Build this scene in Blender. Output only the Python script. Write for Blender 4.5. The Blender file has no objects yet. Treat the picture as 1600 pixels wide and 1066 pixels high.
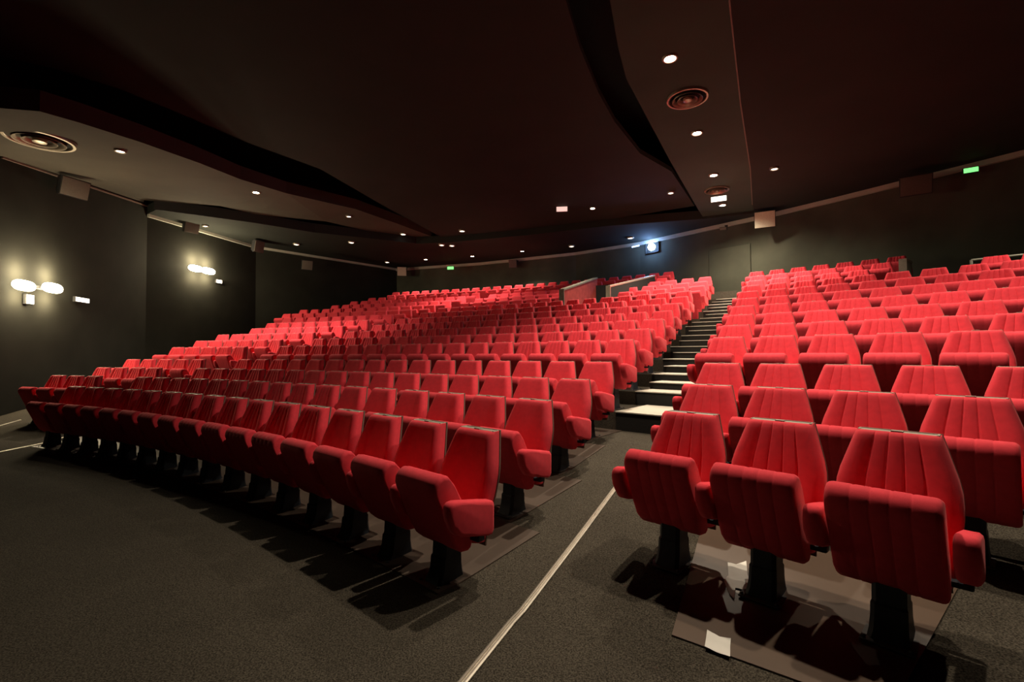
import bpy, bmesh, math, random
from mathutils import Vector, Matrix
random.seed(7)
sc = bpy.context.scene
COL = sc.collection
PI = math.pi

# ---------------------------------------------------------------- camera
F = 731.62; PITCH = 0.024553; ROLL = -0.004694; H = 1.4069
cam = bpy.data.cameras.new('camera'); co = bpy.data.objects.new('camera', cam); COL.objects.link(co)
cam.sensor_width = 36; cam.lens = F / 1600 * 36; cam.clip_start = 0.05; cam.clip_end = 200
co.matrix_world = Matrix.Translation((0, 0, H)) @ Matrix.Rotation(PI/2 + PITCH, 4, 'X') @ Matrix.Rotation(ROLL, 4, 'Z')
sc.camera = co
sc.view_settings.view_transform = 'Standard'; sc.view_settings.look = 'None'
sc.view_settings.gamma = 1; sc.view_settings.use_curve_mapping = False
sc.view_settings.exposure = 0.12

def ray(u, v):
    cr, sr = math.cos(ROLL), math.sin(ROLL); a = u-800; b = v-533
    uu = a*cr + b*sr; vv = -a*sr + b*cr
    zz = -vv/F; x = uu/F; c, s = math.cos(PITCH), math.sin(PITCH)
    return Vector((x, c - zz*s, s + zz*c))
def onz(u, v, z):
    D = ray(u, v); return Vector((0, 0, H)) + D*((z-H)/D.z)
def ony(u, v, y):
    D = ray(u, v); return Vector((0, 0, H)) + D*(y/D.y)

# ---------------------------------------------------------------- hall plan: rows are arcs round one centre
CX = -17.2731; CY = -15.6590
RK = [25.422, 26.403, 27.44, 28.343, 29.305, 30.259, 31.262, 32.329, 33.399, 34.465, 35.534, 36.607, 37.677, 38.743, 39.8, 40.85]
ZK = [0.0, 0.107, 0.233, 0.405, 0.709, 0.906, 1.125, 1.362, 1.609, 1.872, 2.135, 2.398, 2.669, 2.951, 3.22, 3.60]
AK = [0.838, 0.8494, 0.8589, 0.8669, 0.8725, 0.8783, 0.8839, 0.8909, 0.8984, 0.9022, 0.9094, 0.908, 0.9137, 0.9182, 0.9215, 0.924]
BK = [None, 0.7958, 0.8058, 0.8138, 0.8225, 0.8291, 0.8363, 0.8444, 0.8506, 0.8578, 0.8632, 0.8676, 0.8722, 0.8791]
S = 0.55
FR = [(0, -.04), (25.2, -.04), (26.17, .067), (27.2, .193), (28.1, .365), (28.77, .37)]
def pol(R, th, z=0.0): return Vector((CX + R*math.cos(th), CY + R*math.sin(th), z))
def floor_z(k): return ZK[k-1] - .1           # rows 5 and up (k is 1-based)
STEP_R = {k: RK[k-1] - .52 for k in range(5, 17)}
STEP_R[5] = 28.77
def fz(R):
    if R >= 28.77:
        z = .6
        for k in range(5, 17):
            if R >= STEP_R[k]: z = floor_z(k)
        return z
    for (r0, z0), (r1, z1) in zip(FR, FR[1:]):
        if R <= r1: return z0 + (z1-z0)*max(0, (R-r0))/(r1-r0)
    return .37

# ---------------------------------------------------------------- materials
def nodes(name):
    m = bpy.data.materials.new(name); m.use_nodes = True
    nt = m.node_tree; return m, nt, nt.nodes['Principled BSDF']
def mat(name, col, rough=.8, metal=0, noise=0, scale=40, bump=0, bscale=200, sheen=0, spec=.3, vary=0):
    m, nt, b = nodes(name)
    b.inputs['Base Color'].default_value = (*col, 1); b.inputs['Roughness'].default_value = rough
    b.inputs['Metallic'].default_value = metal; b.inputs['Specular IOR Level'].default_value = spec
    tc = nt.nodes.new('ShaderNodeTexCoord')
    if sheen:
        b.inputs['Sheen Weight'].default_value = sheen; b.inputs['Sheen Roughness'].default_value = .45
        b.inputs['Sheen Tint'].default_value = (1, .42, .42, 1)
    if noise:
        n = nt.nodes.new('ShaderNodeTexNoise'); n.inputs['Scale'].default_value = scale; n.inputs['Detail'].default_value = 6
        r = nt.nodes.new('ShaderNodeValToRGB')
        r.color_ramp.elements[0].position = .3; r.color_ramp.elements[1].position = .7
        r.color_ramp.elements[0].color = (*[c*(1-noise) for c in col], 1); r.color_ramp.elements[1].color = (*[min(1, c*(1+noise)) for c in col], 1)
        nt.links.new(tc.outputs['Object'], n.inputs['Vector']); nt.links.new(n.outputs['Fac'], r.inputs['Fac'])
        nt.links.new(r.outputs['Color'], b.inputs['Base Color'])
        if vary:
            oi = nt.nodes.new('ShaderNodeObjectInfo'); hs = nt.nodes.new('ShaderNodeHueSaturation')
            mr = nt.nodes.new('ShaderNodeMapRange'); mr.inputs['To Min'].default_value = 1-vary; mr.inputs['To Max'].default_value = 1+vary
            nt.links.new(oi.outputs['Random'], mr.inputs['Value']); nt.links.new(mr.outputs['Result'], hs.inputs['Value'])
            nt.links.new(r.outputs['Color'], hs.inputs['Color']); nt.links.new(hs.outputs['Color'], b.inputs['Base Color'])
    if bump:
        n2 = nt.nodes.new('ShaderNodeTexNoise'); n2.inputs['Scale'].default_value = bscale; n2.inputs['Detail'].default_value = 3
        bp = nt.nodes.new('ShaderNodeBump'); bp.inputs['Strength'].default_value = bump; bp.inputs['Distance'].default_value = .004
        nt.links.new(tc.outputs['Object'], n2.inputs['Vector']); nt.links.new(n2.outputs['Fac'], bp.inputs['Height']); nt.links.new(bp.outputs['Normal'], b.inputs['Normal'])
    return m
def emis(name, col, st):
    m, nt, b = nodes(name)
    b.inputs['Base Color'].default_value = (*col, 1); b.inputs['Emission Color'].default_value = (*col, 1); b.inputs['Emission Strength'].default_value = st
    return m
FABRIC = mat('red_plush', (.68, .050, .072), .9, noise=.06, scale=25, bump=.25, bscale=500, sheen=.18, spec=.1, vary=.05)
SHELL = mat('seat_shell', (.15, .10, .08), .55, noise=.1, scale=10)
CAPM = mat('seat_cap_metal', (.34, .31, .26), .5, .3, noise=.1, scale=30)
PEDM = mat('pedestal_paint', (.018, .024, .034), .5, noise=.15, scale=20)
PLATE = mat('foot_plate_metal', (.07, .07, .07), .5, .3, noise=.15, scale=30)
def carpet():
    m, nt, b = nodes('carpet')
    b.inputs['Roughness'].default_value = .95; b.inputs['Specular IOR Level'].default_value = .1
    tc = nt.nodes.new('ShaderNodeTexCoord')
    n = nt.nodes.new('ShaderNodeTexNoise'); n.inputs['Scale'].default_value = 130; n.inputs['Detail'].default_value = 4
    w = nt.nodes.new('ShaderNodeTexNoise'); w.inputs['Scale'].default_value = 1.1; w.inputs['Detail'].default_value = 5
    r = nt.nodes.new('ShaderNodeValToRGB'); r.color_ramp.elements[0].position = .36; r.color_ramp.elements[1].position = .66
    r.color_ramp.elements[0].color = (.030, .0255, .0195, 1); r.color_ramp.elements[1].color = (.130, .113, .088, 1)
    mx = nt.nodes.new('ShaderNodeMix'); mx.data_type = 'RGBA'; mx.blend_type = 'MULTIPLY'; mx.inputs[0].default_value = .5
    nt.links.new(tc.outputs['Object'], n.inputs['Vector']); nt.links.new(tc.outputs['Object'], w.inputs['Vector'])
    nt.links.new(n.outputs['Fac'], r.inputs['Fac']); nt.links.new(r.outputs['Color'], mx.inputs[6]); nt.links.new(w.outputs['Fac'], mx.inputs[7])
    nt.links.new(mx.outputs[2], b.inputs['Base Color'])
    bp = nt.nodes.new('ShaderNodeBump'); bp.inputs['Strength'].default_value = .5; bp.inputs['Distance'].default_value = .006
    nt.links.new(n.outputs['Fac'], bp.inputs['Height']); nt.links.new(bp.outputs['Normal'], b.inputs['Normal'])
    return m
CARPET = carpet()
TREAD = mat('stair_tread', (.50, .47, .41), .9, noise=.12, scale=60, bump=.2)
RISER = mat('stair_riser', (.012, .011, .010), .9, noise=.2, scale=50)
BOARD_SHADE = mat('shaded_floor_board', (.075, .054, .042), .5, noise=.1, scale=4, spec=.4)  # darker copy of the board, shadow beside the seats put into its colour
BOARD = mat('floor_board', (.10, .066, .046), .36, noise=.1, scale=4, spec=.5)
WALL = mat('wall_cloth', (.018, .018, .0145), .95, noise=.18, scale=1.3, bump=.15, bscale=60, spec=.1)
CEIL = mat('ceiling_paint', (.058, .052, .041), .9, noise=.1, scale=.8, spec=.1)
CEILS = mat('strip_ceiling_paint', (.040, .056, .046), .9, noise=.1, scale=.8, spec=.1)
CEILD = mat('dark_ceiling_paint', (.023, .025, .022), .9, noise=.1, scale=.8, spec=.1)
WALLB = mat('rear_wall_plaster', (.066, .068, .050), .9, noise=.22, scale=.9, bump=.15, bscale=60, spec=.1)
GRILLE_DIM = mat('shaded_speaker_grille', (.10, .085, .07), .85, noise=.08, scale=30)  # shaded copy of the speaker grille, weaker light put into its colour
VOID = mat('ceiling_void', (.006, .006, .007), .95)
TRIMM = mat('trim_grey', (.36, .37, .31), .7, noise=.08, scale=3)
ALU = mat('aluminium', (.62, .58, .50), .35, .75, noise=.08, scale=20)
SPKB = mat('speaker_box', (.02, .02, .02), .6)
GRILLE_LIT = mat('lit_speaker_grille', (.46, .45, .35), .85, noise=.08, scale=30)  # lit copy of the speaker grille, lamp light put into its colour
REDWALL = mat('red_carpet_wall', (.36, .045, .04), .9, noise=.2, scale=6, bump=.2)
CONC = mat('grey_end_panel', (.22, .20, .16), .85, noise=.2, scale=12)
PATCHM = mat('matt_white', (.75, .74, .70), .9, noise=.04, scale=20)
DARK = mat('dark_panel', (.014, .014, .014), .9)
VENT = mat('vent_metal', (.24, .20, .15), .42, .7, noise=.1, scale=20)
GLOW = emis('lamp_glow', (1, .86, .66), 60)
GLOW2 = emis('lamp_glow_small', (1, .88, .72), 5)
GLOWW = emis('wall_lamp_glow', (1, .88, .64), 9)
SIGNW = emis('sign_white', (1, .93, .80), 3.0)
SIGNP = emis('sign_pink', (.8, .52, .45), 1.1)
SIGNG = emis('sign_green', (.22, 1, .24), 1.3)
BLUE = emis('projector_blue', (.35, .6, 1), 60)

# ---------------------------------------------------------------- mesh helpers
def obj(name, bm, m, parent=None, smooth=None, loc=None, rotz=None):
    bmesh.ops.recalc_face_normals(bm, faces=bm.faces)
    me = bpy.data.meshes.new(name); bm.to_mesh(me); bm.free()
    if smooth is not None:
        for p in me.polygons: p.use_smooth = True
        me.set_sharp_from_angle(angle=math.radians(smooth))
    me.materials.append(m)
    o = bpy.data.objects.new(name, me); COL.objects.link(o)
    if parent: o.parent = parent
    if loc is not None: o.location = loc
    if rotz is not None: o.rotation_euler = (0, 0, rotz)
    return o
def tag(o, label=None, cat=None, group=None, kind=None):
    if label: o['label'] = label
    if cat: o['category'] = cat
    if group: o['group'] = group
    if kind: o['kind'] = kind
    return o
def empty(name, loc, rotz=0):
    o = bpy.data.objects.new(name, None); COL.objects.link(o); o.location = loc; o.rotation_euler = (0, 0, rotz); o.empty_display_size = .1
    return o
def box(bm, c, s, M=None, bev=0):
    r = bmesh.ops.create_cube(bm, size=1)
    vs = r['verts']
    bmesh.ops.scale(bm, vec=s, verts=vs)
    if bev:
        es = list({e for v in vs for e in v.link_edges})
        q = bmesh.ops.bevel(bm, geom=es, offset=bev, segments=3, affect='EDGES', profile=.6)
        vs = list({v for f in q['faces'] for v in f.verts} | {v for v in vs if v.is_valid})
        st = set(vs); grow = True
        while grow:
            grow = False
            for v in list(st):
                for e in v.link_edges:
                    w = e.other_vert(v)
                    if w not in st: st.add(w); grow = True
        vs = list(st)
    bmesh.ops.translate(bm, vec=c, verts=vs)
    if M is not None: bmesh.ops.transform(bm, matrix=M, verts=vs)
    return vs
def loft(bm, rings, cap=True, closed=True):
    R = [[bm.verts.new(p) for p in r] for r in rings]
    n = len(R[0])
    for a, b in zip(R, R[1:]):
        for i in range(n if closed else n-1):
            j = (i+1) % n
            bm.faces.new((a[i], a[j], b[j], b[i]))
    if cap: bm.faces.new(R[0]); bm.faces.new(R[-1])
    return R
def tube(bm, pts, r, n=10):
    rings = []
    for i, p in enumerate(pts):
        p = Vector(p)
        d = (Vector(pts[min(i+1, len(pts)-1)]) - Vector(pts[max(i-1, 0)])).normalized()
        up = Vector((0, 0, 1)) if abs(d.z) < .9 else Vector((1, 0, 0))
        a = d.cross(up).normalized(); b = a.cross(d)
        rings.append([p + a*math.cos(t)*r + b*math.sin(t)*r for t in [2*PI*k/n for k in range(n)]])
    loft(bm, rings)
def lathe(bm, prof, n=32, c=(0, 0, 0)):
    loft(bm, [[Vector((c[0]+r*math.cos(2*PI*k/n), c[1]+r*math.sin(2*PI*k/n), c[2]+z)) for k in range(n)] for r, z in prof])
def lathe_along(bm, c, e, hl, r, n=20):
    """rounded glass body along the direction e"""
    e = Vector(e).normalized(); a = e.cross(Vector((0, 0, 1))).normalized(); b = a.cross(e)
    rings = []
    for i in range(13):
        t = -1 + 2*i/12; w = max(.03, (1-abs(t)**3.2)**.5)*r
        rings.append([c + e*t*hl + a*math.cos(2*PI*k/n)*w*.7 + b*math.sin(2*PI*k/n)*w for k in range(n)])
    loft(bm, rings)
def slab(bm, pts, t):
    """polygon (list of 3D points) given thickness t upward"""
    lo = [bm.verts.new(p) for p in pts]; hi = [bm.verts.new(Vector(p)+Vector((0, 0, t))) for p in pts]
    f = bm.faces.new(lo); g = bm.faces.new(hi)
    n = len(pts)
    for i in range(n): bm.faces.new((lo[i], lo[(i+1) % n], hi[(i+1) % n], hi[i]))
    bmesh.ops.triangulate(bm, faces=[f, g])

# ---------------------------------------------------------------- the cinema seat, built once in two upholsteries
def lerp_tab(t, z):
    if z <= t[0][0]: return t[0][1]
    for (a, b), (c, d) in zip(t, t[1:]):
        if z <= c: return b + (d-b)*(z-a)/(c-a)
    return t[-1][1]
HW = [(.20, .205), (.30, .228), (.42, .243), (.52, .252), (.60, .250), (.66, .240), (.76, .209), (.85, .181), (.877, .172)]
FY = [(.20, .175), (.32, .165), (.44, .142), (.56, .108), (.68, .070), (.80, .028), (.877, .000)]
SEAMS = (-.109, -.036, .036, .109)
def groove(x, ribbed, sp=.0055):
    return -.0065*sum(math.exp(-((x-s)/sp)**2) for s in SEAMS) if ribbed else 0
def backrest_bm(ribbed, lo=False):
    bm = bmesh.new(); rings = []
    zs = [.20, .205, .22, .26, .32, .38, .44, .50, .56, .62, .68, .74, .79, .83, .855, .868, .877] if not lo else [.2, .4, .6, .84, .877]
    if lo: xs = [-1, -.9, .9, 1]
    else:
        base = [-1, -.995, -.97, -.92, -.85, -.75, .75, .85, .92, .97, .995, 1]
        xs = sorted(base + [s/.22 + d for s in SEAMS for d in (-.05, -.025, 0, .025, .05)] + [0, -.33, .33]) if ribbed else sorted(base + [-.5, -.25, 0, .25, .5])
    for z in zs:
        w = lerp_tab(HW, z); y = lerp_tab(FY, z)
        e = 1 if lo else 0
        top = max(0, (z-.845)/.032); bot = max(0, (.215-z)/.015)
        k = max(top, bot); th = .085
        inset = (1-math.sqrt(max(0, 1-min(1, k)**2)))*.022
        ring = []
        for x in xs:
            ax = abs(x); er = max(0, (ax-.85)/.15); drop = (1-math.sqrt(max(0, 1-er*er)))*.034
            bolster = .012*math.exp(-((ax-.78)/.18)**2)
            xx = x*w
            ring.append(Vector((xx, y - drop - inset + bolster + groove(x*.22, ribbed and not lo), z)))
        ring.append(Vector((w, y-th+.01, z))); ring.append(Vector((w-.012, y-th, z))); ring.append(Vector((-w+.012, y-th, z))); ring.append(Vector((-w, y-th+.01, z)))
        rings.append(ring)
    loft(bm, rings); return bm
def shell_bm():
    bm = bmesh.new(); rings = []
    for z in (.17, .19, .26, .34, .42, .50, .58, .64, .70, .78, .85, .880):
        w = lerp_tab(HW, z) + .001; y = lerp_tab(FY, z) - .086
        rings.append([Vector((-w, y+.004, z)), Vector((-w+.004, y+.006, z)), Vector((w-.004, y+.006, z)), Vector((w, y+.004, z)), Vector((w, y-.006, z)), Vector((w-.02, y-.016, z)), Vector((-w+.02, y-.016, z)), Vector((-w, y-.006, z))])
    loft(bm, rings); return bm
def cap_bm():
    bm = bmesh.new()
    box(bm, (0, -.054, .873), (.335, .052, .010), bev=.003)
    box(bm, (0, -.045, .880), (.05, .035, .008), bev=.002)
    for x in (-.160, .160): box(bm, (x, -.052, .875), (.012, .056, .012), bev=.003)
    return bm
CP = [(.235, .180), (.290, .186), (.338, .228), (.385, .310), (.430, .410), (.466, .500), (.492, .560), (.502, .598), (.496, .634), (.476, .662), (.440, .680), (.398, .672), (.350, .618), (.300, .535), (.255, .450), (.215, .370), (.195, .300), (.200, .230), (.215, .192)]
def cushion_bm(ribbed, lo=False):
    bm = bmesh.new(); rings = []
    cy = sum(p[0] for p in CP)/len(CP); cz = sum(p[1] for p in CP)/len(CP)
    W = .210
    if lo: xs = [-1, -.93, .93, 1]
    else:
        base = [-1, -.993, -.97, -.93, -.88, .88, .93, .97, .993, 1]
        xs = sorted(base + ([s/W + d for s in SEAMS for d in (-.05, -.025, 0, .025, .05)] + [0] if ribbed else [-.5, 0, .5]))
    for x in xs:
        er = max(0, (abs(x)-.86)/.14); ins = (1-math.sqrt(max(0, 1-er*er)))*.028 - (groove(x*W, ribbed)*.45 if not lo else 0)
        ring = []
        for (y, z) in CP:
            d = Vector((y-cy, z-cz)); l = d.length
            q = d*(1 - ins/l)
            ring.append(Vector((x*W, cy+q.x, cz+q.y)))
        rings.append(ring)
    loft(bm, rings); return bm
AP = [(.115, .470), (.13, .486), (.20, .502), (.33, .528), (.42, .545), (.455, .543), (.474, .525), (.478, .490), (.466, .440), (.444, .388), (.415, .350), (.390, .335), (.35, .325), (.25, .300), (.16, .278), (.13, .280), (.117, .305)]
def arm_bm(lo=False):
    bm = bmesh.new(); rings = []; cy = .29; cz = .42
    for x in ([-1, -.9, -.6, .6, .9, 1] if not lo else [-1, 1]):
        ins = 0 if lo else {1: .022, .9: .008, .6: 0}[abs(x)]
        rings.append([Vector((x*.042, y - (ins if y > cy else -ins), z - (ins if z > cz else -ins))) for y, z in AP])
    loft(bm, rings); return bm
def ped_bm(bot):
    bm = bmesh.new(); rings = []
    for z, hx, y0, y1 in ((.33, .060, .17, .31), (.20, .066, .165, .315), (.12, .066, .165, .32), (.11, .070, .16, .33), (.05, .071, .16, .335), (.02+bot*.5, .074, .155, .35), (bot+.012, .078, .15, .37), (bot, .080, .145, .375)):
        ym = (y0+y1)/2; hy = (y1-y0)/2; c = .02
        rings.append([Vector(p) for p in ((-hx+c, y0, z), (hx-c, y0, z), (hx, y0+c, z), (hx, y1-c, z), (hx-c, y1, z), (-hx+c, y1, z), (-hx, y1-c, z), (-hx, y0+c, z))])
    loft(bm, rings); return bm
def plate_bm(bot):
    bm = bmesh.new()
    box(bm, (0, .235, bot+.003), (.20, .33, .008), bev=.002)
    for x in (-.088, .088):
        for y in (.09, .38): lathe(bm, [(.010, 0), (.010, .008), (.006, .012)], 8, (x, y, bot+.006))
    return bm
def link_bm():   # steel bracket carrying the arm rest
    bm = bmesh.new(); box(bm, (0, .20, .275), (.018, .05, .05), bev=.003); box(bm, (.13, .21, .262), (.27, .04, .025), bev=.003); return bm
A_X = -S/2
def make_chair(ribbed, bot):
    root = empty('cinema_seat', (0, 0, -50))
    obj('backrest', backrest_bm(ribbed), FABRIC, root, 40)
    sh = obj('back_shell', shell_bm(), SHELL, root, 40); tag(sh, 'thin grey rear shell with pale edge')
    obj('seat_cushion', cushion_bm(ribbed), FABRIC, root, 40)
    a = obj('armrest', arm_bm(), FABRIC, root, 45, (A_X, 0, 0))
    obj('armrest_bracket', link_bm(), PEDM, a, 30)
    p = obj('pedestal', ped_bm(bot), PEDM, root, 30); obj('foot_plate', plate_bm(bot), PLATE, p, 30)
    c = obj('top_cap', cap_bm(), CAPM, root, 30); tag(c, 'grey metal capping along the top edge')
    return root
PROTO = {(rb, b): make_chair(rb, b) for rb in (True, False) for b in (-.04, -.1)}
used = set()
def copy_tree(o, parent=None):
    c = o.copy(); COL.objects.link(c); c.parent = parent
    for ch in o.children: copy_tree(ch, c)
    return c
def place(k, th, ribbed, label, group, left_arm=False):
    key = (ribbed, -.04 if k <= 4 else -.1)
    proto = PROTO[key]
    if left_arm:
        r = copy_tree(proto)
        arm = [c for c in r.children if c.name.startswith('armrest')][0]
        b = copy_tree(arm, r); b.location = (-A_X, 0, 0)
        b.scale = (-1, 1, 1)
    else: r = copy_tree(proto)
    r.location = pol(RK[k-1], th, ZK[k-1]); r.rotation_euler = (0, 0, th + PI/2)
    tag(r, label, 'seat', group)
    return r
ORD = ['', 'first', 'second', 'third', 'fourth', 'fifth', 'sixth', 'seventh', 'eighth', 'ninth', 'tenth', 'eleventh', 'twelfth', 'thirteenth', 'fourteenth', 'fifteenth', 'sixteenth']
def row_name(n, blk): return ('front row' if n == 1 else ORD[n] + ' row') + ' of the ' + blk
def seat_label(first, n, blk, i, aisle):
    pos = 'right beside ' + aisle if i == 0 else ORD[i+1] + ' from ' + aisle
    return first + ', ' + row_name(n, blk) + ', ' + pos
count = 0
for k in range(1, 12):
    for i in range(16 if k < 11 else 12):
        th = AK[k-1] + i*S/RK[k-1]
        smooth = (k <= 4 and i <= (3, 5, 9, 12)[k-1]) or (4 < k < 7 and i > 3 and i < 12)
        place(k, th, not smooth, seat_label('red plush seat', k, 'middle block', i, 'the stair aisle'), 'red seats of the middle block', left_arm=(i == 15 and k > 2)); count += 1
for k in range(2, 10):
    n = (0, 0, 3, 4, 5, 5, 6, 7, 7, 8)[k]
    for j in range(n):
        th = AK[k-1] + (17.75+j)*S/RK[k-1]
        place(k, th, True, seat_label('red seat', k-1, 'left wall block', j, 'its aisle'), 'red seats by the left wall', left_arm=(j == n-1 and k > 3)); count += 1
RIGHT = {2: range(3), 3: range(4), 4: range(5), 5: range(5), 6: range(6), 7: range(7), 8: range(7), 9: range(8), 10: range(9), 11: range(9), 12: list(range(5))+[8, 9], 13: range(6), 14: range(7)}
special = {(2, 0): 'ribbed red seat nearest the metal floor strip, front row of the right block', (2, 1): 'ribbed red seat in the middle of the three front seats over the brown floor board',
           (2, 2): 'largest ribbed red seat, closest on the right, with grey metal cap along its top'}
for k, rng in RIGHT.items():
    rng = list(rng)
    for i in rng:
        th = BK[k-1] - i*S/RK[k-1]
        lab = special.get((k, i)) or seat_label('ribbed red seat', k-1, 'right block', i, 'the stair aisle')
        if k == 12 and i >= 8: lab = ('red seat in front of the far right guard rail, nearer its post', 'red seat in front of the far right guard rail, at the picture edge')[i-8]
        r = place(k, th, True, lab, 'red seats of the right block', left_arm=(i == 0 or (k == 12 and i == 8))); count += 1
print('seats', count)
for p in PROTO.values():
    def kill(o):
        for c in list(o.children): kill(c)
        bpy.data.objects.remove(o)
    kill(p)

# the seats past the first 300, far at the back: one object
bm = bmesh.new()
tmp = bmesh.new()
for b in (backrest_bm(False, True), cushion_bm(False, True), arm_bm(True)):
    me = bpy.data.meshes.new('t'); 
    if b is not None:
        b.to_mesh(me); 
        n0 = len(tmp.verts); tmp.from_mesh(me); b.free(); bpy.data.meshes.remove(me)
me0 = bpy.data.meshes.new('rear_seat'); tmp.to_mesh(me0)
# arm sits at the seat side: shift the last 34 verts
for v in me0.vertices:
    if v.index >= n0: v.co.x += A_X
ped = bmesh.new(); box(ped, (0, .23, .1), (.13, .13, .4)); mp = bpy.data.meshes.new('p'); ped.to_mesh(mp); ped.free()
tmp.free()
def add_rear(k, idx, base=None):
    th = (AK[k-1] if base is None else base) + idx*S/RK[k-1]
    M = Matrix.Translation(pol(RK[k-1], th, ZK[k-1])) @ Matrix.Rotation(th+PI/2, 4, 'Z')
    n = len(bm.verts); bm.from_mesh(me0); bm.from_mesh(mp); bm.verts.ensure_lookup_table()
    bmesh.ops.transform(bm, matrix=M, verts=bm.verts[n:])
for i in (12, 13, 14, 15): add_rear(11, i)
for k, r in ((12, list(range(5))+list(range(8, 16))), (13, list(range(5))+list(range(8, 16))), (14, list(range(4))+list(range(8, 16))), (15, [3, 4]+list(range(8, 16))), (16, range(3, 17))):
    for i in r: add_rear(k, i)
for k, n in ((10, 9), (11, 11), (12, 12), (13, 11), (14, 11), (15, 11), (16, 11)):
    for j in range(n): add_rear(k, 17.75+j if k != 16 else 17+j)
rs = obj('rear_seats', bm, FABRIC)
tag(rs, 'crowded far rows of red seats rising to the back wall', 'seats', 'red seats in the rear rows', 'stuff')

# ---------------------------------------------------------------- floor, terraces, stairs
T0, T1 = .50, 1.44
def arcs(n=72): return [T0 + (T1-T0)*i/n for i in range(n+1)]
bm = bmesh.new()
prof = [(14.0, -.04)] + [(r, z) for r, z in FR[1:]]
for k in range(5, 17): prof += [(STEP_R[k], fz(STEP_R[k]-.001)), (STEP_R[k], floor_z(k))]
prof += [(44.5, floor_z(16))]
grid = [[bm.verts.new(pol(r, t, z)) for t in arcs()] for r, z in prof]
for a, b in zip(grid, grid[1:]):
    for i in range(len(a)-1): bm.faces.new((a[i], a[i+1], b[i+1], b[i]))
fl = obj('floor', bm, CARPET, None); tag(fl, kind='structure')

def sector(bm, r0, r1, t0, t1, zb, zt, n=6):
    lo = [pol(r0, t0+(t1-t0)*i/n, zb) for i in range(n+1)] + [pol(r1, t1-(t1-t0)*i/n, zb) for i in range(n+1)]
    slab(bm, lo, zt-zb)
def aisle_t(k, side):   # angles of the aisle edges at row k
    if side == 'right':
        kk = min(max(k, 2), 14)
        return BK[kk-1] + .62*S/RK[kk-1], AK[kk-1] - .38*S/RK[kk-1]
    return AK[k-1] + 15.65*S/RK[k-1], AK[k-1] + 17.1*S/RK[k-1]
for side in ('right', 'left'):
    bt = bmesh.new(); br = bmesh.new()
    for k in range(5, 16):
        t0, t1 = aisle_t(k, side); r0 = STEP_R[k]; r1 = STEP_R[k+1] if k < 15 else STEP_R[16]; z = floor_z(k)
        if k == 15 and side == 'right': r1 = 41.2
        zn = floor_z(k+1) if k < 15 else z
        sector(bt, r0-.02, r1, t0, t1, z-.002, z+.012)
        sector(br, r0-.008, r0+.03, t0, t1, fz(r0-.01)-.01, z-.004)
        if k >= 6 and k < 15:
            rm = (r0+r1)/2; zm = (z+zn)/2
            sector(bt, rm-.02, r1+.02, t0, t1, zm, zm+.012)
            sector(br, rm, r1+.02, t0, t1, z+.012, zm-.001)
    st = empty('staircase', pol(STEP_R[5], aisle_t(5, side)[0], .37)); L = st.location
    for nm, b, m in (('stair_tread', bt, TREAD), ('stair_riser', br, RISER)):
        bmesh.ops.translate(b, vec=-L, verts=b.verts); o = obj(nm, b, m, st); tag(o, {'stair_tread': 'pale carpeted treads', 'stair_riser': 'dark risers'}[nm])
    tag(st, 'pale-treaded stair aisle climbing between the middle and right blocks' if side == 'right' else 'stair aisle between the middle block and the left wall seats', 'stairs', None, None)

# floor boards under the first rows, their colour darkened for seat shadow
def board(k, t0, t1, r0, r1, label):
    b = bmesh.new(); n = 24
    ra = [(r0 + (r1-r0)*j/6) for j in range(7)]
    g = [[b.verts.new(pol(r, t0+(t1-t0)*i/n, fz(r)+.008)) for i in range(n+1)] for r in ra]
    for a, c in zip(g, g[1:]):
        for i in range(n): b.faces.new((a[i], a[i+1], c[i+1], c[i]))
    ex = bmesh.ops.extrude_face_region(b, geom=list(b.faces)); bmesh.ops.translate(b, vec=(0, 0, -.012), verts=[v for v in ex['geom'] if isinstance(v, bmesh.types.BMVert)])
    o = obj('floor_board', b, BOARD_SHADE); tag(o, label, 'floor board', None, None)
for k in range(1, 5):
    t0 = AK[k-1] - .24*S/RK[k-1]; t1 = AK[k-1] + 15.4*S/RK[k-1]
    board(k, t0, t1, RK[k-1]-.42, (RK[k]-.43 if k < 4 else 28.75), 'brown board strip under the ' + row_name(k, 'middle block') + ' seats')
def onfloor(u, v, zoff=0):
    z = 0
    for _ in range(30):
        p = onz(u, v, z); z = fz(math.hypot(p.x-CX, p.y-CY)) + zoff
    return p
c4 = [onfloor(1100, 812), onfloor(1051, 989), onfloor(1418, 1066), onfloor(1500, 915)]
c4[2] = c4[2] + (c4[2]-c4[3])*.25; c4[1] = c4[1] + (c4[1]-c4[0])*.02
b = bmesh.new(); g = []
for i in range(13):
    g.append([])
    for j in range(13):
        p = c4[0].lerp(c4[1], j/12).lerp(c4[3].lerp(c4[2], j/12), i/12)
        g[-1].append(b.verts.new((p.x, p.y, fz(math.hypot(p.x-CX, p.y-CY))+.008)))
for i in range(12):
    for j in range(12): b.faces.new((g[i][j], g[i+1][j], g[i+1][j+1], g[i][j+1]))
ex = bmesh.ops.extrude_face_region(b, geom=list(b.faces)); bmesh.ops.translate(b, vec=(0, 0, -.012), verts=[v for v in ex['geom'] if isinstance(v, bmesh.types.BMVert)])
tag(obj('floor_board', b, BOARD), 'large smooth brown board on the floor beneath the three front right seats', 'floor board')

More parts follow.
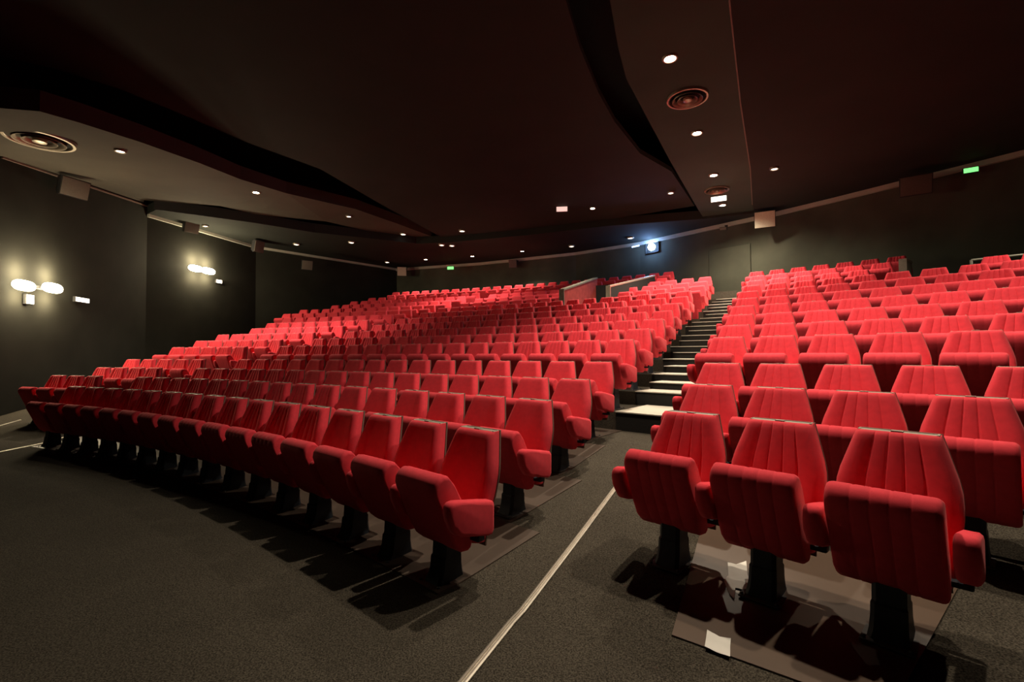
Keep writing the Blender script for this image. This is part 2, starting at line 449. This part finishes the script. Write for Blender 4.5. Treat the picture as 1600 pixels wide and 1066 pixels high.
# metal strips set in the floor along the aisles
def strip(pix, label, w=.042):
    b = bmesh.new(); P = []
    for u, v in pix:
        z = 0
        for _ in range(30):
            p = onz(u, v, z); z = fz(math.hypot(p.x-CX, p.y-CY)) + .012
        P.append(onz(u, v, z))
    d0 = (P[1]-P[0]).normalized(); 
    if pix[0][1] > 1000: P.insert(0, P[0]-d0*.9)
    N = []
    for a, c in zip(P, P[1:]):
        for j in range(6): N.append(a.lerp(c, j/6))
    N.append(P[-1])
    for p in N: p.z = fz(math.hypot(p.x-CX, p.y-CY)) + .003
    rings = []
    for i, p in enumerate(N):
        d = (N[min(i+1, len(N)-1)]-N[max(i-1, 0)]).normalized(); s = Vector((d.y, -d.x, 0)).normalized()
        pr = [(-w/2, 0), (-w/2, .008), (-w*.32, .012), (-w*.10, .012), (-w*.06, .007), (w*.06, .007), (w*.10, .012), (w*.32, .012), (w/2, .008), (w/2, 0)]
        rings.append([p + s*x + Vector((0, 0, z)) for x, z in pr])
    loft(b, rings)
    tag(obj('floor_strip', b, ALU), label, 'metal strip')
strip([(722, 1066), (800, 970), (880, 870), (965, 757), (1000, 714)], 'bright metal edging strip running up the carpet of the right aisle')
strip([(-60, 719), (0, 706), (79, 689), (130, 675)], 'metal edging strip on the floor left of the front row end', .05)
strip([(-60, 680), (0, 665), (32, 656)], 'thin metal strip on the floor nearest the left wall', .03)

# thin white patches laid on the floor
def thin_patch(pix, zoff, label):
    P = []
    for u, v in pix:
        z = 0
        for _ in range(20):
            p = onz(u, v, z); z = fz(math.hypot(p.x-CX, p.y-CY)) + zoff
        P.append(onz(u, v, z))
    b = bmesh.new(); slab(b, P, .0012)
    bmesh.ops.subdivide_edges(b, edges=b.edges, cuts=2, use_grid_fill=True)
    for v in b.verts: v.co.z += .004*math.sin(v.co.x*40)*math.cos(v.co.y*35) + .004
    tag(obj('white_patch', b, PATCHM, None, 60), label, 'thin_patch')
thin_patch([(1105, 986), (1112, 991), (1124, 997), (1142, 999), (1141, 1012), (1141, 1029), (1120, 1021), (1101, 1013), (1103, 1000)], .010, 'small white patch lying on the front edge of the brown board')
thin_patch([(1137, 880), (1150, 883), (1160, 880), (1166, 877), (1168, 900), (1177, 928), (1160, 923), (1149, 920), (1147, 938), (1140, 930), (1131, 908), (1138, 900)], .010, 'jagged white patch between the first and second front right pedestals')

# ---------------------------------------------------------------- walls
Z0 = -.3
BW = [onz(u, v, 6.05) for u, v in ((620, 420), (750, 411), (900, 395), (1000, 379), (1100, 357), (1200, 335), (1300, 311), (1400, 286), (1500, 261), (1600, 236))]
BW = [Vector((p.x, p.y, 0)) for p in BW]
BWext = BW + [Vector((13.0, 9.2, 0)), Vector((14.0, 7.4, 0))]
LW = [Vector((-9.3, 3.3, 0)), Vector((-10.9, 9.9, 0)), Vector((-12.06, 15.4, 0)), Vector((-11.05, 20.14, 0)), Vector((BW[0].x, BW[0].y, 0))]
def wall(name, pts, zt, flip=1, t=.25, m=WALL):
    b = bmesh.new(); n = len(pts); off = []
    for i, p in enumerate(pts):
        d = (pts[min(i+1, n-1)]-pts[max(i-1, 0)]).normalized(); off.append(p + Vector((d.y, -d.x, 0))*t*flip)
    rings = []
    for p, q in zip(pts, off):
        rings.append([Vector((p.x, p.y, Z0)), Vector((p.x, p.y, zt)), Vector((q.x, q.y, zt)), Vector((q.x, q.y, Z0))])
    loft(b, rings)
    tag(obj(name, b, m), kind='structure')
wall('wall_back', BWext, 7.6, -1, m=WALLB)
wall('wall_left', LW, 7.6, -1)
RW = [Vector((14.0, 7.4, 0)), Vector((9.5, -2.0, 0)), Vector((3.0, -8, 0))]
wall('wall_right', RW, 7.6, -1)
wall('wall_front', [Vector((3.0, -8, 0)), Vector((-9.3, 3.3, 0))], 7.6, -1)

def rail(bm, pts, h, t, side):
    """box section swept along pts (top at z), hanging h, standing t into the room"""
    rings = []; n = len(pts)
    for i, p in enumerate(pts):
        d = (pts[min(i+1, n-1)]-pts[max(i-1, 0)]); d.z = 0; d.normalize(); s = Vector((d.y, -d.x, 0))*side
        rings.append([p, p+s*t, p+s*t-Vector((0, 0, h)), p-Vector((0, 0, h))])
    loft(bm, rings)
b = bmesh.new(); rail(b, [Vector((p.x, p.y, 6.05)) for p in BWext], .13, .10, 1); tag(obj('trim_1', b, TRIMM), kind='structure')
b = bmesh.new(); rail(b, [Vector((p.x, p.y, 6.05)) for p in LW[2:]], .10, .08, 1); tag(obj('trim_2', b, TRIMM), kind='structure')
b = bmesh.new(); rail(b, [Vector((LW[1].x, LW[1].y, 5.65)), Vector((LW[2].x, LW[2].y, 6.33))], .04, .04, 1); tag(obj('trim_3', b, SHELL), kind='structure')

# ---------------------------------------------------------------- ceiling panels
def zl(y): return 6.35 if y > 15.4 else 6.35 + .127*(y-15.4)
def onl(u, v):   # point on the left soffit (level at the rear, falling a little to the front)
    z = 6.35
    for _ in range(60):
        p = onz(u, v, z); z = .5*z + .5*zl(p.y)
    return onz(u, v, z)
def panel(name, pts, t, m):
    b = bmesh.new(); slab(b, pts, t); tag(obj(name, b, m), kind='structure')
# roof slab above everything
panel('ceiling', [Vector(p) for p in ((-16, 0, 7.6), (0, -11, 7.6), (12, -4, 7.6), (18, 8, 7.6), (12, 18, 7.6), (4, 26, 7.6), (-6, 31, 7.6), (-16, 24, 7.6))], .2, VOID)
gap = [onl(u, v) for u, v in ((0, 169), (62, 174), (125, 192), (219, 222), (312, 255), (375, 280), (447, 302), (556, 327), (619, 349), (681, 372))]
band = [(650, 381), (587, 364), (509, 346), (400, 335), (344, 322), (225, 313)]
bandp = [onz(u, v, 6.35) for u, v in band]
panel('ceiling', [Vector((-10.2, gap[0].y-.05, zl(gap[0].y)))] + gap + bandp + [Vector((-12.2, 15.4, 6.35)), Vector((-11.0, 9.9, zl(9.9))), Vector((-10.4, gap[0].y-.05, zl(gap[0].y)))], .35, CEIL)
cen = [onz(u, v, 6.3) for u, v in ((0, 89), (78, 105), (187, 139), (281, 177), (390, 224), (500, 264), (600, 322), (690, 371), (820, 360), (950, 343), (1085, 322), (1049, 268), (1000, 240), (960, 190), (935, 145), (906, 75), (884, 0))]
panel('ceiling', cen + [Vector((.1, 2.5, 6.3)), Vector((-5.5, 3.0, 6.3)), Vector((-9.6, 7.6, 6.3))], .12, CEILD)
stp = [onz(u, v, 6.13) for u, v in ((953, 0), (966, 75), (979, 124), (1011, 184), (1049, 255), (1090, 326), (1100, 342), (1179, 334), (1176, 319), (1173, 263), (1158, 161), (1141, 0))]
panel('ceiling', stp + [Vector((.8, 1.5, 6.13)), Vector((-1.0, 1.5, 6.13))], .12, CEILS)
b = bmesh.new(); rail(b, [onz(u, v, 6.13) for u, v in ((1176, 319), (1173, 263), (1158, 161), (1141, 0))] + [Vector((1.6, 2.0, 6.13))], .03, .02, 1); tag(obj('trim_5', b, SHELL), kind='structure')
rg = [onz(u, v, 6.05) for u, v in ((1141, 0), (1158, 161), (1173, 263), (1176, 319), (1179, 333))]
lowb = [onz(u, v, 6.05) for u, v in ((244, 328), (312, 337), (400, 349), (494, 364), (587, 374), (650, 381))]
ring = [Vector((p.x, p.y, 6.05)) for p in LW[2:4]] + [Vector((p.x, p.y, 6.05)) for p in BWext] + [Vector((14.0, 7.4, 6.05)), Vector((9.5, -2, 6.05)), Vector((.8, 1.5, 6.05))] + rg + [onz(1100, 342, 6.05), onz(950, 353, 6.05), onz(820, 368, 6.05), onz(700, 379, 6.05)] + lowb[::-1]
# drop duplicate neighbours
rr = []
for p in ring:
    if not rr or (p-rr[-1]).length > .02: rr.append(p)
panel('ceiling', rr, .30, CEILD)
# upright face between the low rear soffit and the higher one
b = bmesh.new(); loft(b, [[Vector((p.x, p.y, 6.05)), Vector((p.x, p.y, 6.40)), Vector((p.x-.03, p.y-.05, 6.40)), Vector((p.x-.03, p.y-.05, 6.05))] for p in lowb]); 
tag(obj('trim_4', b, DARK), kind='structure')

# ---------------------------------------------------------------- lamps
def spot(loc, power, col=(1, .86, .68), ang=118, r=.06, blend=.95, aim=None, parent=None):
    l = bpy.data.lights.new('downlight_beam', 'SPOT'); l.energy = power; l.color = col; l.spot_size = math.radians(ang); l.spot_blend = blend; l.shadow_soft_size = r
    o = bpy.data.objects.new('downlight_beam', l); COL.objects.link(o); o.location = loc
    if aim is not None: o.rotation_euler = (Vector(aim)-Vector(loc)).to_track_quat('-Z', 'Y').to_euler()
    return o
def lamp_mesh(name, p, r, glow, label, group, drop=.03):
    root = empty(name, p)
    b = bmesh.new(); lathe(b, [(r*.72, .02), (r*.72, -drop*.3), (r*.80, -drop), (r*1.0, -drop), (r*1.12, -drop*.4), (r*1.12, .02)], 28)
    obj('lamp_rim', b, VENT, root, 50)
    b = bmesh.new(); lathe(b, [(r*.70, -drop*.2), (r*.70, -drop*.7), (r*.3, -drop*1.0)], 24); o = obj('bulb', b, glow, root, 50)
    tag(root, label, 'ceiling lamp', group)
    return root
WARM = (1, .83, .62)
PW = 1.0
BR = 'bright ceiling spotlights'
strong = [((1047, 90), 6.13, 900, 'dazzling ceiling spotlight nearest above, in front of the round vent'),
          ((1089, 207), 6.13, 700, 'ceiling spotlight just behind the nearer round vent of the long ceiling panel'),
          ((1115, 273), 6.13, 900, 'ceiling spotlight just in front of the farther round vent'),
          ((1129, 320), 6.13, 1100, 'farthest ceiling spotlight of the long panel, by the lit sign')]
for (u, v), z, pw, lab in strong:
    p = onz(u, v, z); lamp_mesh('ceiling_spotlight', p, .115, GLOW, lab, BR); spot(p-Vector((0, 0, .10)), pw*PW, WARM, 155 if u > 1120 else 118)
p = onl(400, 300); lamp_mesh('ceiling_spotlight', p, .11, GLOW, 'dazzling spotlight on the left ceiling soffit', BR); spot(p-Vector((0, 0, .1)), 1700*PW, WARM)
for (u, v), pw, lab in (((665, 405), 500, 'bright ceiling spotlight by the back left corner speaker'), ((738, 400), 500, 'bright ceiling spotlight, middle one of the three along the back wall'), ((816, 392), 700, 'bright ceiling spotlight, rightmost of three along the back wall')):
    p = onz(u, v, 6.05); lamp_mesh('ceiling_spotlight', p, .10, GLOW, lab, BR); spot(p-Vector((0, 0, .1)), pw*PW, WARM)
p = onz(926, 325, 6.3); lamp_mesh('ceiling_spotlight', p, .10, GLOW, 'small bright spotlight on the dark middle ceiling right of the pink sign', BR); spot(p-Vector((0, 0, .1)), 500*PW, WARM)
# the same strips carry on out of frame, towards the screen
d = onz(1089, 207, 6.13) - onz(1047, 90, 6.13)
p = onz(1047, 90, 6.13) - d
lamp_mesh('ceiling_spotlight', p, .10, GLOW, 'ceiling spotlight above the front of the right aisle, outside the picture', BR); spot(p-Vector((0, 0, .1)), 800*PW, WARM)
for p, pw, lab in ((Vector((6.1, 5.5, 6.05)), 700, 'ceiling spotlight over the middle of the right block, outside the picture'), (Vector((3.3, 3.2, 6.05)), 560, 'ceiling spotlight over the right block, outside the picture'), (Vector((9.6, 7.4, 6.05)), 700, 'ceiling spotlight at the far right, outside the picture')):
    lamp_mesh('ceiling_spotlight', p, .10, GLOW, lab, BR); spot(p-Vector((0, 0, .1)), pw*PW, WARM)
SM = 'small dim ceiling downlights'
small = [((188, 234), None, 'small downlight beside the round vent on the left soffit'), ((321, 352), 6.05, 'small downlight by the left wall above the wall lamp'),
         ((463, 381), 6.05, 'small downlight on the low left soffit, left of a pair'), ((549, 378), 6.05, 'small downlight on the low left soffit, right of a pair'),
         ((605, 409), 6.05, 'flat downlight beside the back left corner speaker'), ((722, 360), 6.3, 'small downlight alone on the dark middle ceiling, left'),
         ((690, 382), 6.05, 'left one of twin downlights above the green sign'), ((706, 383), 6.05, 'right one of twin downlights above the green sign'),
         ((1048, 300), 6.3, 'small downlight on the dark middle ceiling beside the long lit panel'), ((1210, 262), 6.05, 'small downlight alone on the right ceiling'),
         ((893, 384), 6.05, 'flat downlight at the back, left of the blue projector beam'), ((985, 371), 6.05, 'small downlight just upper left of the blue projector beam'),
         ((1060, 369), 6.05, 'small downlight just right of the blue projector beam'), ((630, 365), 6.35, 'faint tiny downlight on the left soffit end'),
         ((545, 337), 6.35, 'faint tiny downlight right of the far left round vent')]
for (u, v), z, lab in small:
    p = onz(u, v, z) if z else onl(u, v)
    far = p.y > 18
    lamp_mesh('ceiling_downlight', p, .13 if far else .10, GLOW2, lab, SM, .05)
    if u in (722, 1048, 1210): spot(p-Vector((0, 0, .1)), (800 if u == 1210 else 1100)*PW, WARM)

# round air vents
def vent(p, r, label):
    root = empty('air_vent', p)
    b = bmesh.new(); lathe(b, [(r*.86, .02), (r*.86, -.02), (r*.90, -.045), (r*.98, -.045), (r*1.0, -.02), (r*1.0, .02)], 48); obj('vent_ring', b, VENT, root, 50)
    for f in (.66, .42):
        b = bmesh.new(); lathe(b, [(r*(f-.08), .0), (r*(f-.02), -.05), (r*(f+.06), -.07), (r*(f+.07), -.06), (r*f, -.03), (r*(f-.05), .01)], 48); obj('vent_ring', b, VENT, root, 50)
    b = bmesh.new(); lathe(b, [(r*.22, -.03), (r*.2, -.07), (r*.08, -.085)], 32); obj('vent_hub', b, VENT, root, 50)
    b = bmesh.new(); lathe(b, [(r*.88, -.004), (r*.88, .01)], 48); obj('vent_backing', b, VOID, root)
    tag(root, label, 'air vent', 'round ceiling vents')
vent(onl(62, 217), .52, 'round ringed air vent on the left soffit, largest on the left')
vent(onz(473, 320, 6.35), .45, 'small round air vent behind the dazzling left spotlight')
vent(onz(1074, 152, 6.13), .37, 'round air vent between the two nearest spotlights of the long panel')
vent(onz(1120, 296, 6.13), .34, 'round air vent beside the lit sign of the long panel')

# ---------------------------------------------------------------- speakers along the walls
def basis(p, nrm, tilt=0):
    n = Vector(nrm).normalized(); M = n.to_track_quat('-Y', 'Z').to_matrix().to_4x4()
    return Matrix.Translation(p) @ M @ Matrix.Rotation(tilt, 4, 'X')
def speaker(u, v, Y, nrm, w, h, label, tilt=.25, gm=None):
    p = ony(u, v, Y)
    root = empty('wall_speaker', p); M = basis(Vector((0, 0, 0)), nrm, tilt)
    b = bmesh.new()   # cabinet tapering to the rear
    fr = [(-w/2, h/2), (w/2, h/2), (w/2*.96, -h/2), (-w/2*.96, -h/2)]
    loft(b, [[M @ Vector((x*s, y, z*s)) for x, z in fr] for y, s in ((-.13, 1.0), (-.05, 1.0), (.15, .74))])
    obj('cabinet', b, SPKB, root)
    b = bmesh.new(); box(b, (0, -.14, 0), (w*.93, .025, h*.92), M, .006); obj('grille', b, gm or GRILLE_DIM, root, 40)
    b = bmesh.new(); box(b, (w*.42, .12, h*.1), (.05, .30, .06), M); box(b, (w*.42, .25, h*.1), (.10, .03, .18), M); obj('bracket', b, SPKB, root)
    tag(root, label, 'speaker', 'loudspeakers under the ceiling')
speaker(112, 293, 11.5, (1, -.3, 0), .62, .46, 'pale loudspeaker at the top of the left wall, nearest the camera')
speaker(297, 354, 16.6, (1, -.5, 0), .50, .46, 'pale loudspeaker high on the left wall beside the small downlight')
speaker(402, 385, 18.9, (1, -.5, 0), .42, .48, 'dark loudspeaker at the seam of the left wall')
speaker(479, 414, 20.6, (.6, -.8, 0), .46, .42, 'dark loudspeaker on the angled rear left wall')
speaker(628, 424, 24.6, (.2, -1, 0), .48, .48, 'loudspeaker hanging in the back left corner', gm=GRILLE_LIT)
speaker(802, 412, 22.8, (-.2, -1, 0), .40, .40, 'dim loudspeaker on the back wall below the rightmost back spotlight')
speaker(1195, 343, 15.2, (-.55, -1, 0), .62, .54, 'brightly lit beige loudspeaker on the back wall right of the stairs', gm=GRILLE_LIT)
speaker(1430, 290, 11.9, (-.7, -1, 0), .66, .50, 'unlit brownish loudspeaker on the right of the back wall')
speaker(1130, 357, 16.3, (-.5, -1, 0), .22, .10, 'tiny dim box high on the back wall above the stair top')

# ---------------------------------------------------------------- wall lamps and signs on the left wall
def onwall(u, v, a, c):
    D = ray(u, v); A = Vector((a.x, a.y)); E = Vector((c.x-a.x, c.y-a.y))
    # H0 + D t ; solve D.xy t = A + E s
    det = D.x*(-E.y) + E.x*D.y
    t = (A.x*(-E.y) + E.x*A.y)/det
    return Vector((0, 0, H)) + D*t
def wall_lamp(us, v0, a, c, label):
    n = Vector(((c-a).y, -(c-a).x, 0)).normalized()
    ps = [onwall(u, v, a, c) for u, v in zip(us, v0)]
    mid = sum(ps, Vector())/len(ps)
    root = empty('wall_lamp', mid + n*.16)
    e = (c-a); e.z = 0; e.normalize()
    b = bmesh.new(); M = basis(Vector((0, 0, 0)), n)
    span = (ps[0]-ps[-1]).length + .2
    box(b, (0, .13, 0), (span, .04, .08), M, .01); box(b, (0, .03, 0), (.06, .08, .06), M); obj('wall_bracket', b, PLATE, root, 40)
    for p in ps:
        q = p - mid
        b = bmesh.new(); d = e*.20; lathe_along(b, q, e, .31, .12); obj('lamp_tube', b, GLOWW, root, 50)
        for dz, en in ((.30, 110), (-.26, 75)):
            l = bpy.data.lights.new('wall_lamp_light', 'POINT'); l.energy = en; l.color = (1, .82, .52); l.shadow_soft_size = .10
            o = bpy.data.objects.new('wall_lamp_light', l); COL.objects.link(o); o.location = p + n*.26 + Vector((0, 0, dz))
    tag(root, label, 'wall lamp', 'glowing wall lamps')
wall_lamp((24, 70), (446, 450), LW[1], LW[2], 'double glowing wall lamp on the near left wall')
wall_lamp((300, 320), (420, 424), LW[2], LW[3], 'glowing wall lamp farther along the left wall')
def sign(u, v, Y, w, h, nrm, m, name, label, cat, group=None, dep=.06, tilt=0):
    p = ony(u, v, Y); root = empty(name, p); M = basis(Vector((0, 0, 0)), nrm, tilt)
    b = bmesh.new(); box(b, (0, .02, 0), (w+.03, dep, h+.03), M, .006); obj('housing', b, SPKB, root, 40)
    b = bmesh.new(); box(b, (0, -dep/2+.012, 0), (w, .012, h), M, .003); obj('lit_face', b, m, root, 40)
    tag(root, label, cat, group); return p
a, c = LW[1], LW[2]; nl = Vector(((c-a).y, -(c-a).x, 0)).normalized()
p = onwall(46, 468, a, c); sign(46, 468, p.y-.10, .20, .20, nl, SIGNW, 'emergency_light', 'small square white light box under the double wall lamp', 'emergency light')
p = onwall(128, 469, a, c); sign(128, 469, p.y-.14, .50, .11, nl, SIGNW, 'emergency_light', 'narrow bright white light box right of the double wall lamp', 'emergency light')
p = onwall(342, 440, LW[2], LW[3]); sign(342, 440, p.y-.08, .24, .12, (1, -.3, 0), SIGNW, 'emergency_light', 'little twin light box below right of the farther wall lamp', 'emergency light')
sign(1517, 266, 11.3, .26, .11, (-.7, -1, 0), SIGNG, 'exit_sign', 'green lit exit sign under the right ceiling', 'exit sign', 'green exit signs')
sign(704, 419, 23.6, .32, .14, (-.1, -1, 0), SIGNG, 'exit_sign', 'small green lit exit sign on the far back wall', 'exit sign', 'green exit signs')
sign(1123, 311, 13.3, .40, .14, (-.5, -1, 0), SIGNW, 'lit_sign', 'white lit sign hanging before the farthest spotlight', 'sign', dep=.05)
sign(878, 327, 15.6, .36, .16, (-.1, -1, 0), SIGNP, 'lit_sign', 'small pinkish sign hanging from the dark middle ceiling', 'sign', dep=.05)

# projector window and its blue beam source on the back wall
def back_at(u):
    for a, c in zip(BWext, BWext[1:]):
        D = ray(u, 400)
        det = D.x*(-(c.y-a.y)) + (c.x-a.x)*D.y
        s = (D.x*a.y - D.y*a.x)/(D.y*(c.x-a.x) - D.x*(c.y-a.y))
        if 0 <= s <= 1: return a + (c-a)*s, (c-a).normalized()
q, e = back_at(1018); nb = Vector((e.y, -e.x, 0)); p = ony(1018, 386, q.y-.12)
root = empty('projector_window', p); M = basis(Vector((0, 0, 0)), nb)
b = bmesh.new(); box(b, (0, .05, .22), (.60, .06, .03), M); box(b, (0, .05, -.22), (.60, .06, .03), M); box(b, (-.30, .05, 0), (.03, .06, .44), M); box(b, (.30, .05, 0), (.03, .06, .44), M); obj('window_frame', b, SPKB, root)
b = bmesh.new(); box(b, (0, .08, 0), (.58, .02, .42), M); obj('dark_pane', b, DARK, root)
b = bmesh.new(); vs = bmesh.ops.create_uvsphere(b, u_segments=20, v_segments=12, radius=.15); o = obj('projector_lens', b, BLUE, root, 60); tag(o, 'glaring blue-white lens')
tag(root, 'projection window with a glaring blue lens high on the back wall', 'projector')
b = bmesh.new(); box(b, (0, 0, 0), (.36, .03, .05), M); tag(obj('light_bar', b, emis('pale_blue_bar', (.5, .7, 1), 3), None, None, ony(993, 385, q.y+.2)), 'short pale blue light bar left of the projector lens', 'light bar')
l = bpy.data.lights.new('projector_light', 'POINT'); l.energy = 60; l.color = (.25, .45, 1); l.shadow_soft_size = .1
o = bpy.data.objects.new('projector_light', l); COL.objects.link(o); o.location = p + nb*.3

# ---------------------------------------------------------------- the two entry wells at the back
def well_wall(name, r0, t0, r1, t1, hgt, thick, m, capm, label, cat, endm=None):
    a = pol(r0, t0); c = pol(r1, t1); z0 = fz(r0); z1 = fz(r1)
    root = empty(name, (a.x, a.y, z0)); d = (c-a); n = Vector((d.y, -d.x, 0)).normalized()*thick/2; L = Vector((a.x, a.y, z0))
    A = lambda p, z: Vector((p.x, p.y, z)) - L
    b = bmesh.new(); loft(b, [[A(a-n, z0-.3), A(a+n, z0-.3), A(a+n, z0+hgt), A(a-n, z0+hgt)], [A(c-n, z0-.3), A(c+n, z0-.3), A(c+n, z1+hgt), A(c-n, z1+hgt)]]); obj('side_panel', b, m, root)
    b = bmesh.new(); n2 = n*1.25; loft(b, [[A(a-n2, z0+hgt), A(a+n2, z0+hgt), A(a+n2, z0+hgt+.05), A(a-n2, z0+hgt+.05)], [A(c-n2, z1+hgt), A(c+n2, z1+hgt), A(c+n2, z1+hgt+.05), A(c-n2, z1+hgt+.05)]]); obj('top_rail', b, capm, root)
    b = bmesh.new(); dd = d.normalized()*.03
    loft(b, [[A(a-n2-dd, z0-.3), A(a+n2-dd, z0-.3), A(a+n2-dd, z0+hgt+.05), A(a-n2-dd, z0+hgt+.05)], [A(a-n2, z0-.3), A(a+n2, z0-.3), A(a+n2, z0+hgt+.05), A(a-n2, z0+hgt+.05)]]); obj('end_panel', b, endm or capm, root)
    tag(root, label, cat)
def tix(k, i): return AK[k-1] + i*S/RK[k-1]
def tr(k, i): return BK[k-1] - i*S/RK[k-1]
well_wall('low_wall', RK[11]-.4, tix(12, 7.55), RK[13]+.7, tix(14, 7.45), 1.12, .14, REDWALL, CONC, 'low red partition wall with grey end beside the dark rear entry', 'partition', CONC)
well_wall('low_wall', RK[11]-.4, tix(12, 4.62), RK[13]+1.3, tix(14, 3.8), 1.10, .12, DARK, ALU, 'dark low wall with bright metal handrail right of the rear entry', 'partition', ALU)
# dark opening between them
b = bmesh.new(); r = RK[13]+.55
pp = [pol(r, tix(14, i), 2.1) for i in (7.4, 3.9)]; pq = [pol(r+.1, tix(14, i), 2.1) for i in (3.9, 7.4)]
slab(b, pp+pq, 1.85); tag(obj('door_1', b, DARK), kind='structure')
well_wall('low_wall', RK[12]-.10, tr(13, 5.75), RK[12]+.48, tr(13, 5.85), .95, .12, CONC, CONC, 'grey end wall with thin posts right of the far right rows', 'partition', CONC)
root = empty('guard_rail', pol(RK[11]+.42, tr(12, 7.35), fz(RK[11]+.42))); b = bmesh.new(); L = root.location
P = [pol(RK[11]+.42, tr(12, i), fz(RK[11]+.42)+1.0) - L for i in (7.35, 8.4, 9.4, 10.4)]
tube(b, P, .022); obj('top_rail', b, TRIMM, root, 50)
for q in (P[0], P[-1]):
    b = bmesh.new(); tube(b, [Vector((q.x, q.y, -.02)), q], .024); obj('post', b, TRIMM, root, 50)
tag(root, 'thin metal guard rail behind the rightmost rear seats', 'rail')

# exit door at the head of the stairs
q, e = back_at(1140); nb = Vector((e.y, -e.x, 0)); M = basis(Vector((0, 0, 0)), nb)
d = empty('door_2', Vector((q.x, q.y, floor_z(15))) + nb*.03); tag(d, kind='structure')
b = bmesh.new(); box(b, (0, 0, 1.02), (1.5, .05, 2.04), M, .01); obj('door_leaf', b, WALLB, d, 40)

# ---------------------------------------------------------------- world
w = bpy.data.worlds.new('world'); sc.world = w; w.use_nodes = True
w.node_tree.nodes['Background'].inputs[0].default_value = (.02, .018, .015, 1); w.node_tree.nodes['Background'].inputs[1].default_value = .3
